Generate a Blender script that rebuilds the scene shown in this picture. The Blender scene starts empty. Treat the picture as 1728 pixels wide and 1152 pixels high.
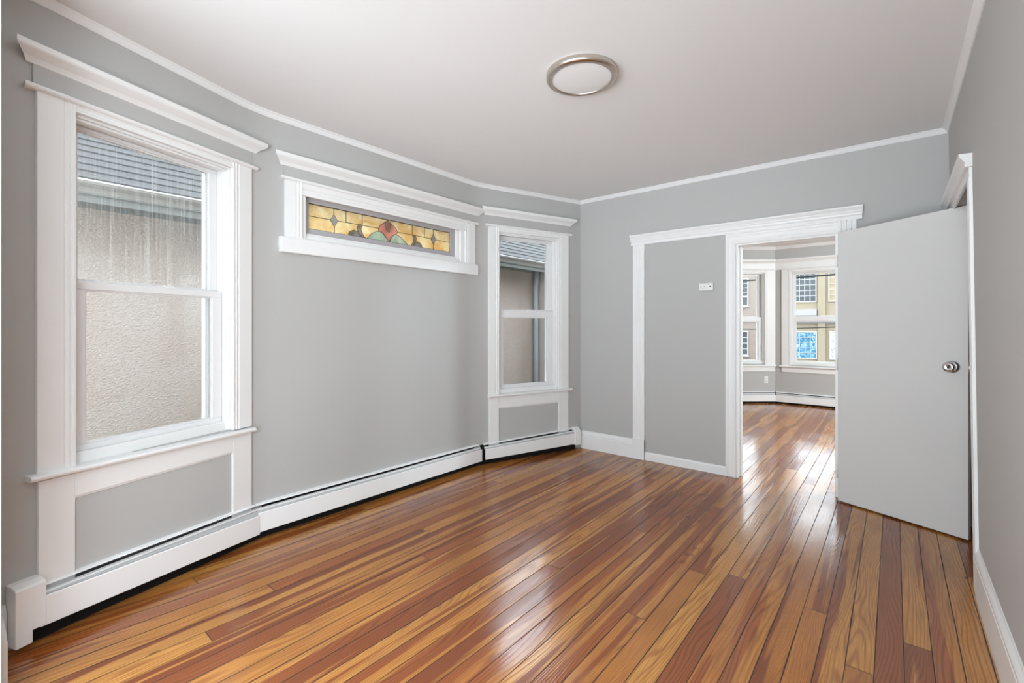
import bpy, bmesh, math, random
from mathutils import Vector

random.seed(7)
SC = bpy.context.scene
COL = SC.collection

# ------------------------------------------------------------------ camera, sky, exposure
F_PX, HORIZON = 778.0, 550.0
cam_d = bpy.data.cameras.new('camera')
cam = bpy.data.objects.new('camera', cam_d)
COL.objects.link(cam)
cam.location = (0.0, 0.0, 1.30)
cam.rotation_euler = (math.radians(90), 0, math.radians(39.66))
cam_d.sensor_width = 36.0
cam_d.lens = 36.0 * F_PX / 1728.0
cam_d.shift_y = -(576.0 - HORIZON) / 1728.0
cam_d.clip_start = 0.02
cam_d.clip_end = 300
SC.camera = cam

SC.view_settings.view_transform = 'Standard'
SC.view_settings.look = 'None'
SC.view_settings.gamma = 1.0
SC.view_settings.use_curve_mapping = False
SC.view_settings.exposure = 0.17
SC.cycles.use_denoising = True
SC.cycles.max_bounces = 14
SC.cycles.diffuse_bounces = 8
SC.cycles.transparent_max_bounces = 16
SC.cycles.sample_clamp_indirect = 8.0

world = bpy.data.worlds.new('overcast_sky')
SC.world = world
world.use_nodes = True
wn, wl = world.node_tree.nodes, world.node_tree.links
wn.clear()
w_out = wn.new('ShaderNodeOutputWorld')
w_bg = wn.new('ShaderNodeBackground')
w_tc = wn.new('ShaderNodeTexCoord')
w_sep = wn.new('ShaderNodeSeparateXYZ')
w_bg.inputs['Color'].default_value = (0.862, 0.962, 1.04, 1)
wl.new(w_tc.outputs['Generated'], w_sep.inputs[0])
SKY, BRIGHT, GLOW = 1.25, 3.2, 3.3               # hazy sky, brighter over the street; a bright bank low behind the house


def w_range(src, a, b):
    q = wn.new('ShaderNodeMapRange'); q.interpolation_type = 'SMOOTHSTEP'
    q.inputs['From Min'].default_value = a; q.inputs['From Max'].default_value = b
    wl.new(src, q.inputs['Value']); return q.outputs['Result']


def w_math(op, a, b=0.0):
    q = wn.new('ShaderNodeMath'); q.operation = op
    for i, v in enumerate((a, b)):
        if isinstance(v, float): q.inputs[i].default_value = v
        else: wl.new(v, q.inputs[i])
    return q.outputs[0]


w_back = w_range(w_sep.outputs['Y'], -0.02, -0.30)
w_low = w_math('MULTIPLY', w_range(w_sep.outputs['Z'], 0.44, 0.32), w_range(w_sep.outputs['Z'], -0.72, -0.42))
w_side = w_math('ADD', w_math('MULTIPLY', w_range(w_sep.outputs['X'], -0.5, 0.5), 0.2), 0.8)
w_top = w_math('MULTIPLY', w_range(w_sep.outputs['Z'], 0.3, 0.8), 5.5)
w_front = w_range(w_sep.outputs['Y'], -0.05, 0.5)
w_high = w_range(w_sep.outputs['Z'], 0.02, 0.16)
w_str = w_math('ADD', w_math('MULTIPLY', w_math('MULTIPLY', w_math('MULTIPLY', w_back, w_low), w_side), w_math('ADD', w_math('MULTIPLY', w_range(w_sep.outputs['Z'], 0.05, -0.35), 4.5), GLOW)),
               w_math('ADD', w_math('MULTIPLY', w_math('MULTIPLY', w_front, w_high), BRIGHT), w_math('ADD', w_top, SKY)))
wl.new(w_str, w_bg.inputs['Strength'])
wl.new(w_bg.outputs[0], w_out.inputs[0])

# ------------------------------------------------------------------ dimensions (metres)
CEIL = 2.638
TH = math.radians(19.75)
FAR_Y = 4.28
NEAR_Y = 0.075
RIGHT_X = 0.315
RIGHT_LEAN = 0.0125
BAY_Y = 8.87


class Frame:
    """A wall face: u runs along the wall, o stands out from it into the room, z is up."""
    def __init__(s, origin, d):
        s.p = Vector((origin[0], origin[1], 0))
        s.d = Vector((d[0], d[1], 0)).normalized()
        s.n = Vector((s.d.y, -s.d.x, 0))

    def at(s, u, o, z):
        v = s.p + s.d * u + s.n * o
        return Vector((v.x, v.y, z))


FA = Frame((-2.66, 0.18), (-math.sin(TH), math.cos(TH)))
FB = Frame((-3.015, 1.17), (0, 1))
FC = Frame((-3.015, 3.11), (math.sin(TH), math.cos(TH)))
FF = Frame((0, FAR_Y), (1, 0))
FR = Frame((RIGHT_X, 0), (0, -1))
FN = Frame((0, NEAR_Y), (-1, 0))
BAY_L = 1.35
bd = Vector((0.766, 0.643, 0)).normalized()
FBL = Frame((-1.557 - bd.x * BAY_L, BAY_Y - bd.y * BAY_L), (bd.x, bd.y))
FBC = Frame((-1.557, BAY_Y), (1, 0))
WORLD = Frame((0, 0), (1, 0))      # u = x, o = -y

# ------------------------------------------------------------------ materials
def mat(name):
    m = bpy.data.materials.new(name)
    m.use_nodes = True
    nt = m.node_tree
    return m, nt.nodes, nt.links, nt.nodes['Principled BSDF']


def srgb(r, g, b):
    f = lambda c: (c / 255 / 12.92) if c / 255 <= 0.04045 else ((c / 255 + 0.055) / 1.055) ** 2.4
    return (f(r), f(g), f(b), 1)


def paint(name, col, rough=0.5, bump=0.0, scale=60.0, vary=0.03, spec=0.4, metal=0.0):
    m, n, l, p = mat(name)
    tc = n.new('ShaderNodeTexCoord')
    nz = n.new('ShaderNodeTexNoise')
    nz.inputs['Scale'].default_value = 2.2
    nz.inputs['Detail'].default_value = 4
    l.new(tc.outputs['Object'], nz.inputs['Vector'])
    mx = n.new('ShaderNodeMix'); mx.data_type = 'RGBA'
    mx.inputs['A'].default_value = tuple(c * (1 - vary) for c in col[:3]) + (1,)
    mx.inputs['B'].default_value = tuple(min(1, c * (1 + vary)) for c in col[:3]) + (1,)
    l.new(nz.outputs['Fac'], mx.inputs['Factor'])
    l.new(mx.outputs['Result'], p.inputs['Base Color'])
    p.inputs['Roughness'].default_value = rough
    p.inputs['Specular IOR Level'].default_value = spec
    p.inputs['Metallic'].default_value = metal
    if bump > 0:
        n2 = n.new('ShaderNodeTexNoise')
        n2.inputs['Scale'].default_value = scale
        n2.inputs['Detail'].default_value = 3
        l.new(tc.outputs['Object'], n2.inputs['Vector'])
        b = n.new('ShaderNodeBump')
        b.inputs['Strength'].default_value = bump
        b.inputs['Distance'].default_value = 0.004
        l.new(n2.outputs['Fac'], b.inputs['Height'])
        l.new(b.outputs[0], p.inputs['Normal'])
    return m


M_WALL = paint('grey_wall_paint', (0.475, 0.47, 0.457), 0.6, 0.08, 40, 0.02, 0.25)
M_PANEL = paint('grey_panel_paint', (0.50, 0.50, 0.49), 0.5, 0.15, 14, 0.05, 0.3)
M_CEIL = paint('ceiling_paint', (0.80, 0.80, 0.797), 0.75, 0.05, 50, 0.01, 0.2)
M_TRIM = paint('white_trim_paint', (0.83, 0.83, 0.82), 0.32, 0.12, 25, 0.02, 0.45)
M_DOOR = paint('door_paint', (0.66, 0.657, 0.645), 0.38, 0.05, 12, 0.02, 0.4)
M_VINYL = paint('white_vinyl', (0.80, 0.80, 0.80), 0.35, 0.0, 10, 0.02, 0.45)
M_HEAT = paint('white_enamel', (0.88, 0.88, 0.875), 0.38, 0.03, 8, 0.02, 0.45)
M_HEATD = paint('grey_enamel_damper', (0.50, 0.50, 0.50), 0.4, 0.0, 8, 0.04, 0.4)
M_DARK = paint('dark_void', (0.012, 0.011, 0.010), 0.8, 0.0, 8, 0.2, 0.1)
M_FINS = paint('dusty_fins', (0.06, 0.055, 0.05), 0.7, 0.3, 40, 0.3, 0.2)
M_PLASTIC = paint('white_plastic', (0.78, 0.78, 0.76), 0.4, 0.0, 8, 0.01, 0.45)
M_BLACK = paint('black_plastic', (0.01, 0.01, 0.01), 0.5)
M_NICKEL = paint('brushed_nickel', (0.62, 0.56, 0.50), 0.26, 0.05, 200, 0.05, 0.5, 1.0)
M_CHROME = paint('satin_chrome', (0.62, 0.62, 0.62), 0.16, 0.0, 8, 0.02, 0.5, 1.0)
M_LENS = paint('opal_lens', (0.84, 0.84, 0.84), 0.45, 0.0, 8, 0.005, 0.4)
M_STAINSASH = paint('old_grey_sash', (0.42, 0.40, 0.41), 0.5, 0.1, 20, 0.05, 0.3)
M_LEAD = paint('lead_came', (0.09, 0.075, 0.06), 0.5, 0.1, 40, 0.2, 0.4)
M_GUTTER = paint('taupe_gutter', (0.30, 0.285, 0.26), 0.45, 0.1, 12, 0.12, 0.4)
M_GUTLIP = paint('white_gutter_lip', (0.86, 0.86, 0.86), 0.4)
M_SOFFIT = paint('grey_green_soffit', (0.19, 0.20, 0.185), 0.6, 0.1, 20, 0.1, 0.3)
M_PIPE = paint('grey_downspout', (0.33, 0.37, 0.40), 0.4, 0.05, 10, 0.08, 0.4)
M_ASPHALT = paint('asphalt', (0.20, 0.20, 0.20), 0.9, 0.3, 60, 0.15, 0.2)
M_CONCRETE = paint('concrete', (0.45, 0.44, 0.42), 0.9, 0.3, 30, 0.08, 0.2)
M_BRASS = paint('hinge_metal', (0.45, 0.42, 0.36), 0.35, 0.0, 8, 0.05, 0.5, 1.0)
M_ROPE = paint('black_cable', (0.015, 0.015, 0.015), 0.7)
M_OUTTRIM = paint('white_exterior_trim', (0.55, 0.545, 0.52), 0.6, 0.05, 20, 0.04, 0.3)
M_LEDGE = paint('grey_lilac_ledge', (0.38, 0.365, 0.37), 0.7, 0.05, 20, 0.04, 0.3)
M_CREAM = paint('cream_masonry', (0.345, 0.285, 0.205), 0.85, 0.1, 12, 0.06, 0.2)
M_ROOMDARK = paint('dim_pane', (0.055, 0.065, 0.075), 0.15, 0.0, 8, 0.5, 0.6)
M_PANEREFL = paint('amber_pane', (0.36, 0.28, 0.17), 0.25, 0.0, 8, 0.3, 0.5)  # yellowish reflection in the glass, put into the pane colour


def glass_mat(name, tint=(1, 1, 1), streaks=False):
    m, n, l, p = mat(name)
    n.remove(p)
    out = n['Material Output']
    tr = n.new('ShaderNodeBsdfTransparent'); tr.inputs[0].default_value = (*tint, 1)
    gl = n.new('ShaderNodeBsdfGlossy'); gl.inputs['Roughness'].default_value = 0.02
    fr = n.new('ShaderNodeFresnel'); fr.inputs['IOR'].default_value = 1.35
    mx = n.new('ShaderNodeMixShader')
    l.new(fr.outputs[0], mx.inputs[0]); l.new(tr.outputs[0], mx.inputs[1]); l.new(gl.outputs[0], mx.inputs[2])
    last = mx
    if streaks:            # dried rain streaks on the pane
        tc = n.new('ShaderNodeTexCoord')
        mp = n.new('ShaderNodeMapping'); mp.inputs['Scale'].default_value = (110, 110, 1.6)
        nz = n.new('ShaderNodeTexNoise'); nz.inputs['Scale'].default_value = 1.0; nz.inputs['Detail'].default_value = 3
        rp = n.new('ShaderNodeMapRange')
        rp.inputs['From Min'].default_value = 0.5; rp.inputs['From Max'].default_value = 0.78
        rp.inputs['To Min'].default_value = 0.03; rp.inputs['To Max'].default_value = 0.34
        df = n.new('ShaderNodeBsdfTranslucent'); df.inputs[0].default_value = (0.8, 0.8, 0.78, 1)
        m2 = n.new('ShaderNodeMixShader')
        l.new(tc.outputs['Object'], mp.inputs[0]); l.new(mp.outputs[0], nz.inputs['Vector'])
        l.new(nz.outputs['Fac'], rp.inputs['Value']); l.new(rp.outputs[0], m2.inputs[0])
        l.new(mx.outputs[0], m2.inputs[1]); l.new(df.outputs[0], m2.inputs[2])
        last = m2
    l.new(last.outputs[0], out.inputs['Surface'])
    return m


M_GLASS = glass_mat('window_glass', (0.98, 0.99, 0.99))
M_GLASSD = glass_mat('streaked_window_glass', (0.97, 0.98, 0.98), True)


def stained(name, c1, c2, scale=30):
    m, n, l, p = mat(name)
    n.remove(p)
    out = n['Material Output']
    tc = n.new('ShaderNodeTexCoord')
    nz = n.new('ShaderNodeTexNoise'); nz.inputs['Scale'].default_value = 7; nz.inputs['Detail'].default_value = 5
    nz.inputs['Distortion'].default_value = 1.2
    l.new(tc.outputs['Object'], nz.inputs['Vector'])
    rp = n.new('ShaderNodeValToRGB')
    rp.color_ramp.elements[0].position = 0.35; rp.color_ramp.elements[0].color = (*c1, 1)
    rp.color_ramp.elements[1].position = 0.65; rp.color_ramp.elements[1].color = (*c2, 1)
    l.new(nz.outputs['Fac'], rp.inputs[0])
    ts = n.new('ShaderNodeBsdfTranslucent'); tp = n.new('ShaderNodeBsdfTransparent')
    gl = n.new('ShaderNodeBsdfGlossy'); gl.inputs['Roughness'].default_value = 0.2
    df = n.new('ShaderNodeBsdfDiffuse')
    l.new(rp.outputs[0], ts.inputs[0]); l.new(rp.outputs[0], tp.inputs[0]); l.new(rp.outputs[0], df.inputs[0])
    n2 = n.new('ShaderNodeTexNoise'); n2.inputs['Scale'].default_value = scale * 3; n2.inputs['Detail'].default_value = 2
    l.new(tc.outputs['Object'], n2.inputs['Vector'])
    bp = n.new('ShaderNodeBump'); bp.inputs['Strength'].default_value = 0.6; bp.inputs['Distance'].default_value = 0.004
    l.new(n2.outputs['Fac'], bp.inputs['Height'])
    for s in (ts, gl, df):
        l.new(bp.outputs[0], s.inputs['Normal'])
    a = n.new('ShaderNodeMixShader'); a.inputs[0].default_value = 0.35
    b = n.new('ShaderNodeMixShader'); b.inputs[0].default_value = 0.45
    c = n.new('ShaderNodeMixShader'); c.inputs[0].default_value = 0.05
    l.new(ts.outputs[0], a.inputs[1]); l.new(tp.outputs[0], a.inputs[2])
    l.new(a.outputs[0], b.inputs[1]); l.new(df.outputs[0], b.inputs[2])
    l.new(b.outputs[0], c.inputs[1]); l.new(gl.outputs[0], c.inputs[2])
    l.new(c.outputs[0], out.inputs['Surface'])
    return m


M_AMBER = stained('amber_art_glass', (0.86, 0.62, 0.27), (1.0, 0.94, 0.68))
M_RED = stained('rose_art_glass', (0.72, 0.32, 0.24), (0.92, 0.60, 0.48))
M_BROWN = stained('brown_art_glass', (0.42, 0.25, 0.17), (0.62, 0.42, 0.30))
M_GREEN = stained('pale_green_art_glass', (0.46, 0.66, 0.56), (0.86, 0.93, 0.86))
M_OLIVE = stained('olive_art_glass', (0.36, 0.33, 0.24), (0.58, 0.54, 0.44))
M_CLEARG = stained('smoky_clear_art_glass', (0.42, 0.42, 0.42), (0.72, 0.72, 0.74))


def floor_material():
    m, n, l, p = mat('varnished_heart_pine_boards')
    W = 0.0875
    tc = n.new('ShaderNodeTexCoord')
    sep = n.new('ShaderNodeSeparateXYZ'); l.new(tc.outputs['Object'], sep.inputs[0])

    def math_(op, a, b=None, c=None):
        q = n.new('ShaderNodeMath'); q.operation = op
        for i, v in enumerate((a, b, c)):
            if v is None: continue
            if isinstance(v, (int, float)): q.inputs[i].default_value = v
            else: l.new(v, q.inputs[i])
        return q.outputs[0]

    def noise(vec, scale, detail=3, dist=0.0, rough=0.5):
        q = n.new('ShaderNodeTexNoise')
        q.inputs['Scale'].default_value = scale; q.inputs['Detail'].default_value = detail
        q.inputs['Distortion'].default_value = dist; q.inputs['Roughness'].default_value = rough
        l.new(vec, q.inputs['Vector'])
        return q.outputs['Fac']

    def comb(x, y, z=0.0):
        q = n.new('ShaderNodeCombineXYZ')
        for i, v in enumerate((x, y, z)):
            if isinstance(v, (int, float)): q.inputs[i].default_value = v
            else: l.new(v, q.inputs[i])
        return q.outputs[0]

    def white(v, dim='1D', w=None):
        q = n.new('ShaderNodeTexWhiteNoise'); q.noise_dimensions = dim
        l.new(v, q.inputs['W' if dim == '1D' else 'Vector'])
        return q.outputs['Value']

    def ramp(v, a, b, lo=0.0, hi=1.0):
        q = n.new('ShaderNodeMapRange'); l.new(v, q.inputs['Value'])
        q.inputs['From Min'].default_value = a; q.inputs['From Max'].default_value = b
        q.inputs['To Min'].default_value = lo; q.inputs['To Max'].default_value = hi
        return q.outputs[0]

    def mixc(f, a, b, mode='MIX'):
        q = n.new('ShaderNodeMix'); q.data_type = 'RGBA'; q.blend_type = mode
        if isinstance(f, float): q.inputs['Factor'].default_value = f
        else: l.new(f, q.inputs['Factor'])
        for k, v in (('A', a), ('B', b)):
            if isinstance(v, tuple): q.inputs[k].default_value = v
            else: l.new(v, q.inputs[k])
        return q.outputs['Result']

    X, Y = sep.outputs['X'], sep.outputs['Y']
    # boards wander very slightly
    xs = math_('ADD', X, 0.0583 + 40 * W)
    bi = math_('FLOOR', math_('DIVIDE', xs, W))
    bf = math_('FRACT', math_('DIVIDE', xs, W))           # 0..1 across the board
    r1 = white(bi)
    r2 = white(math_('ADD', bi, 71.3))
    ylen = ramp(r2, 0, 1, 3.2, 7.5)
    yy = math_('DIVIDE', math_('ADD', Y, math_('MULTIPLY', r1, 7.0)), ylen)
    yi = math_('FLOOR', yy)
    yf = math_('MULTIPLY', math_('FRACT', yy), ylen)      # metres along the board
    pid = math_('ADD', math_('MULTIPLY', bi, 17.13), math_('MULTIPLY', yi, 5.71))
    q1 = white(pid); q2 = white(math_('ADD', pid, 3.7)); q3 = white(math_('ADD', pid, 9.2))
    # grain coordinates of this board
    gx = math_('ADD', X, math_('MULTIPLY', q1, 31.0))
    gy = math_('ADD', Y, math_('MULTIPLY', q2, 57.0))
    # sapwood / heartwood boundary, wavy along the board
    edge = noise(comb(math_('MULTIPLY', gx, 13.0), math_('MULTIPLY', gy, 0.45)), 1.0, 3, 0.35)
    edge2 = math_('ADD', edge, math_('MULTIPLY', math_('SUBTRACT', q3, 0.55), 0.22))
    heart = ramp(edge2, 0.485, 0.525)
    # growth rings: cathedral figure from a warped distance field
    warp = noise(comb(math_('MULTIPLY', gx, 5.0), math_('MULTIPLY', gy, 0.55)), 1.0, 2, 0.2)
    ring = math_('ADD', math_('MULTIPLY', gx, 5.0), math_('MULTIPLY', warp, 1.5))
    ringf = ramp(q2, 0, 1, 60, 150)
    rings = math_('SINE', math_('MULTIPLY', ring, ringf))
    rings = ramp(rings, 0.05, 0.95)
    fine = noise(comb(math_('MULTIPLY', gx, 260), math_('MULTIPLY', gy, 5.0)), 1.0, 3)
    blot = noise(comb(math_('MULTIPLY', gx, 7), math_('MULTIPLY', gy, 1.6)), 1.0, 4)
    tan1, tan2 = (0.58, 0.275, 0.062, 1), (0.44, 0.165, 0.030, 1)
    red1, red2 = (0.37, 0.106, 0.023, 1), (0.20, 0.046, 0.012, 1)
    light = mixc(q1, tan1, tan2)
    dark = mixc(q2, red1, red2)
    base = mixc(heart, light, dark)
    base = mixc(math_('MULTIPLY', rings, 0.62), base, mixc(heart, (0.27, 0.085, 0.022, 1), (0.10, 0.026, 0.010, 1)))
    base = mixc(ramp(fine, 0.42, 0.72, 0.0, 0.65), base, (0.20, 0.062, 0.018, 1))
    base = mixc(ramp(blot, 0.5, 0.8, 0.0, 0.5), base, (0.15, 0.045, 0.017, 1))
    # nail holes and knots
    vor = n.new('ShaderNodeTexVoronoi'); vor.inputs['Scale'].default_value = 1.0
    l.new(comb(math_('MULTIPLY', gx, 6), math_('MULTIPLY', gy, 1.7)), vor.inputs['Vector'])
    knot = ramp(vor.outputs['Distance'], 0.015, 0.055, 1, 0)
    vo2 = n.new('ShaderNodeTexVoronoi'); vo2.inputs['Scale'].default_value = 1.0
    l.new(comb(math_('MULTIPLY', gx, 9), math_('MULTIPLY', gy, 4.3)), vo2.inputs['Vector'])
    knot = math_('MAXIMUM', knot, ramp(vo2.outputs['Distance'], 0.012, 0.03, 1, 0))
    base = mixc(math_('MULTIPLY', knot, 0.85), base, (0.03, 0.010, 0.005, 1))
    # seams
    dgap = math_('MULTIPLY', math_('MINIMUM', bf, math_('SUBTRACT', 1.0, bf)), W)
    gw = noise(comb(math_('MULTIPLY', bi, 3.1), math_('MULTIPLY', Y, 1.3)), 1.0, 3)
    gwid = ramp(gw, 0.35, 0.72, 0.0010, 0.0044)
    seam = math_('SUBTRACT', 1.0, math_('DIVIDE', dgap, gwid)); seam = ramp(seam, 0, 0.6)
    dend = math_('MINIMUM', yf, math_('SUBTRACT', ylen, yf))
    seam2 = ramp(dend, 0.0008, 0.0022, 1, 0)
    gap = math_('MAXIMUM', seam, seam2)
    base = mixc(gap, base, (0.018, 0.008, 0.005, 1))
    l.new(base, p.inputs['Base Color'])
    # varnish
    sc = noise(comb(math_('MULTIPLY', X, 3), math_('MULTIPLY', Y, 3)), 1.0, 5)
    rough = ramp(sc, 0.3, 0.7, 0.10, 0.22)
    l.new(math_('ADD', rough, math_('MULTIPLY', gap, 0.4)), p.inputs['Roughness'])
    p.inputs['Specular IOR Level'].default_value = 0.70
    wav = noise(comb(math_('MULTIPLY', X, 12), math_('MULTIPLY', Y, 2.2)), 1.0, 1)
    tilt = math_('MULTIPLY', math_('SUBTRACT', bf, 0.5), math_('SUBTRACT', q3, 0.5))
    h = math_('ADD', math_('MULTIPLY', wav, 0.0013), math_('MULTIPLY', gap, -0.0012))
    h = math_('ADD', h, math_('MULTIPLY', fine, 0.00010))
    h = math_('ADD', h, math_('MULTIPLY', rings, 0.00010))
    h = math_('ADD', h, math_('MULTIPLY', tilt, 0.0022))
    bp = n.new('ShaderNodeBump'); bp.inputs['Strength'].default_value = 1.0; bp.inputs['Distance'].default_value = 1.0
    l.new(h, bp.inputs['Height']); l.new(bp.outputs[0], p.inputs['Normal'])
    return m


M_FLOOR = floor_material()


def stucco_material():
    m, n, l, p = mat('rough_beige_stucco')
    tc = n.new('ShaderNodeTexCoord')
    mp = n.new('ShaderNodeMapping'); mp.inputs['Scale'].default_value = (1, 0.75, 1.15); l.new(tc.outputs['Object'], mp.inputs[0])
    n1 = n.new('ShaderNodeTexNoise'); n1.inputs['Scale'].default_value = 62; n1.inputs['Detail'].default_value = 5; n1.inputs['Roughness'].default_value = 0.6
    n1.inputs['Distortion'].default_value = 0.5
    l.new(mp.outputs[0], n1.inputs['Vector'])
    n2 = n.new('ShaderNodeTexNoise'); n2.inputs['Scale'].default_value = 1.6; n2.inputs['Detail'].default_value = 4
    l.new(tc.outputs['Object'], n2.inputs['Vector'])
    rp = n.new('ShaderNodeValToRGB')
    rp.color_ramp.elements[0].position = 0.35; rp.color_ramp.elements[0].color = (0.465, 0.39, 0.33, 1)
    rp.color_ramp.elements[1].position = 0.65; rp.color_ramp.elements[1].color = (0.50, 0.435, 0.39, 1)
    l.new(n2.outputs['Fac'], rp.inputs[0]); l.new(rp.outputs[0], p.inputs['Base Color'])
    b = n.new('ShaderNodeBump'); b.inputs['Strength'].default_value = 1.0; b.inputs['Distance'].default_value = 0.017
    l.new(n1.outputs['Fac'], b.inputs['Height']); l.new(b.outputs[0], p.inputs['Normal'])
    p.inputs['Roughness'].default_value = 0.9; p.inputs['Specular IOR Level'].default_value = 0.2
    return m


M_STUCCO = stucco_material()


def shingle_material():
    m, n, l, p = mat('blue_grey_asphalt_shingle')
    tc = n.new('ShaderNodeTexCoord')
    br = n.new('ShaderNodeTexBrick')
    br.inputs['Scale'].default_value = 1.0
    br.inputs['Brick Width'].default_value = 0.30; br.inputs['Row Height'].default_value = 0.0815
    br.inputs['Mortar Size'].default_value = 0.003
    br.inputs['Color1'].default_value = (0.043, 0.043, 0.044, 1)
    br.inputs['Color2'].default_value = (0.053, 0.053, 0.054, 1)
    br.inputs['Mortar'].default_value = (0.018, 0.018, 0.019, 1)
    mp = n.new('ShaderNodeCombineXYZ'); sp = n.new('ShaderNodeSeparateXYZ')
    l.new(tc.outputs['Object'], sp.inputs[0]); l.new(sp.outputs['Y'], mp.inputs[0]); l.new(sp.outputs['Z'], mp.inputs[1])
    l.new(mp.outputs[0], br.inputs['Vector'])
    nz = n.new('ShaderNodeTexNoise'); nz.inputs['Scale'].default_value = 60; nz.inputs['Detail'].default_value = 4
    l.new(tc.outputs['Object'], nz.inputs['Vector'])
    mx = n.new('ShaderNodeMix'); mx.data_type = 'RGBA'; mx.blend_type = 'OVERLAY'; mx.inputs['Factor'].default_value = 0.45
    l.new(br.outputs['Color'], mx.inputs['A']); l.new(nz.outputs['Fac'], mx.inputs['B'])
    l.new(mx.outputs['Result'], p.inputs['Base Color'])
    p.inputs['Roughness'].default_value = 0.9
    return m


M_SHINGLE = shingle_material()


def brick_material():
    m, n, l, p = mat('tan_brick')
    tc = n.new('ShaderNodeTexCoord')
    sp = n.new('ShaderNodeSeparateXYZ'); cb = n.new('ShaderNodeCombineXYZ')
    l.new(tc.outputs['Object'], sp.inputs[0]); l.new(sp.outputs['X'], cb.inputs[0]); l.new(sp.outputs['Z'], cb.inputs[1])
    br = n.new('ShaderNodeTexBrick'); br.inputs['Scale'].default_value = 1.0
    br.inputs['Brick Width'].default_value = 0.26; br.inputs['Row Height'].default_value = 0.095
    br.inputs['Mortar Size'].default_value = 0.010
    br.inputs['Color1'].default_value = (0.27, 0.20, 0.155, 1)
    br.inputs['Color2'].default_value = (0.24, 0.185, 0.15, 1)
    br.inputs['Mortar'].default_value = (0.27, 0.24, 0.215, 1)
    l.new(cb.outputs[0], br.inputs['Vector']); l.new(br.outputs['Color'], p.inputs['Base Color'])
    p.inputs['Roughness'].default_value = 0.9
    return m


M_BRICK = brick_material()


def mural_material(name, c1, c2, c3, scale):
    m, n, l, p = mat(name)
    tc = n.new('ShaderNodeTexCoord')
    nz = n.new('ShaderNodeTexNoise'); nz.inputs['Scale'].default_value = scale; nz.inputs['Detail'].default_value = 3
    nz.inputs['Distortion'].default_value = 2.5
    l.new(tc.outputs['Object'], nz.inputs['Vector'])
    rp = n.new('ShaderNodeValToRGB')
    e = rp.color_ramp.elements
    e[0].position = 0.34; e[0].color = (*c1, 1); e[1].position = 0.50; e[1].color = (*c2, 1)
    q = e.new(0.66); q.color = (*c3, 1)
    l.new(nz.outputs['Fac'], rp.inputs[0]); l.new(rp.outputs[0], p.inputs['Base Color'])
    p.inputs['Roughness'].default_value = 0.4
    return m


M_BLUE = mural_material('blue_painted_panes', (0.02, 0.12, 0.22), (0.06, 0.24, 0.38), (0.40, 0.55, 0.60), 3.2)
M_SQUIG = mural_material('white_scribbled_panes', (0.10, 0.10, 0.14), (0.75, 0.76, 0.80), (0.84, 0.84, 0.84), 6)

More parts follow.
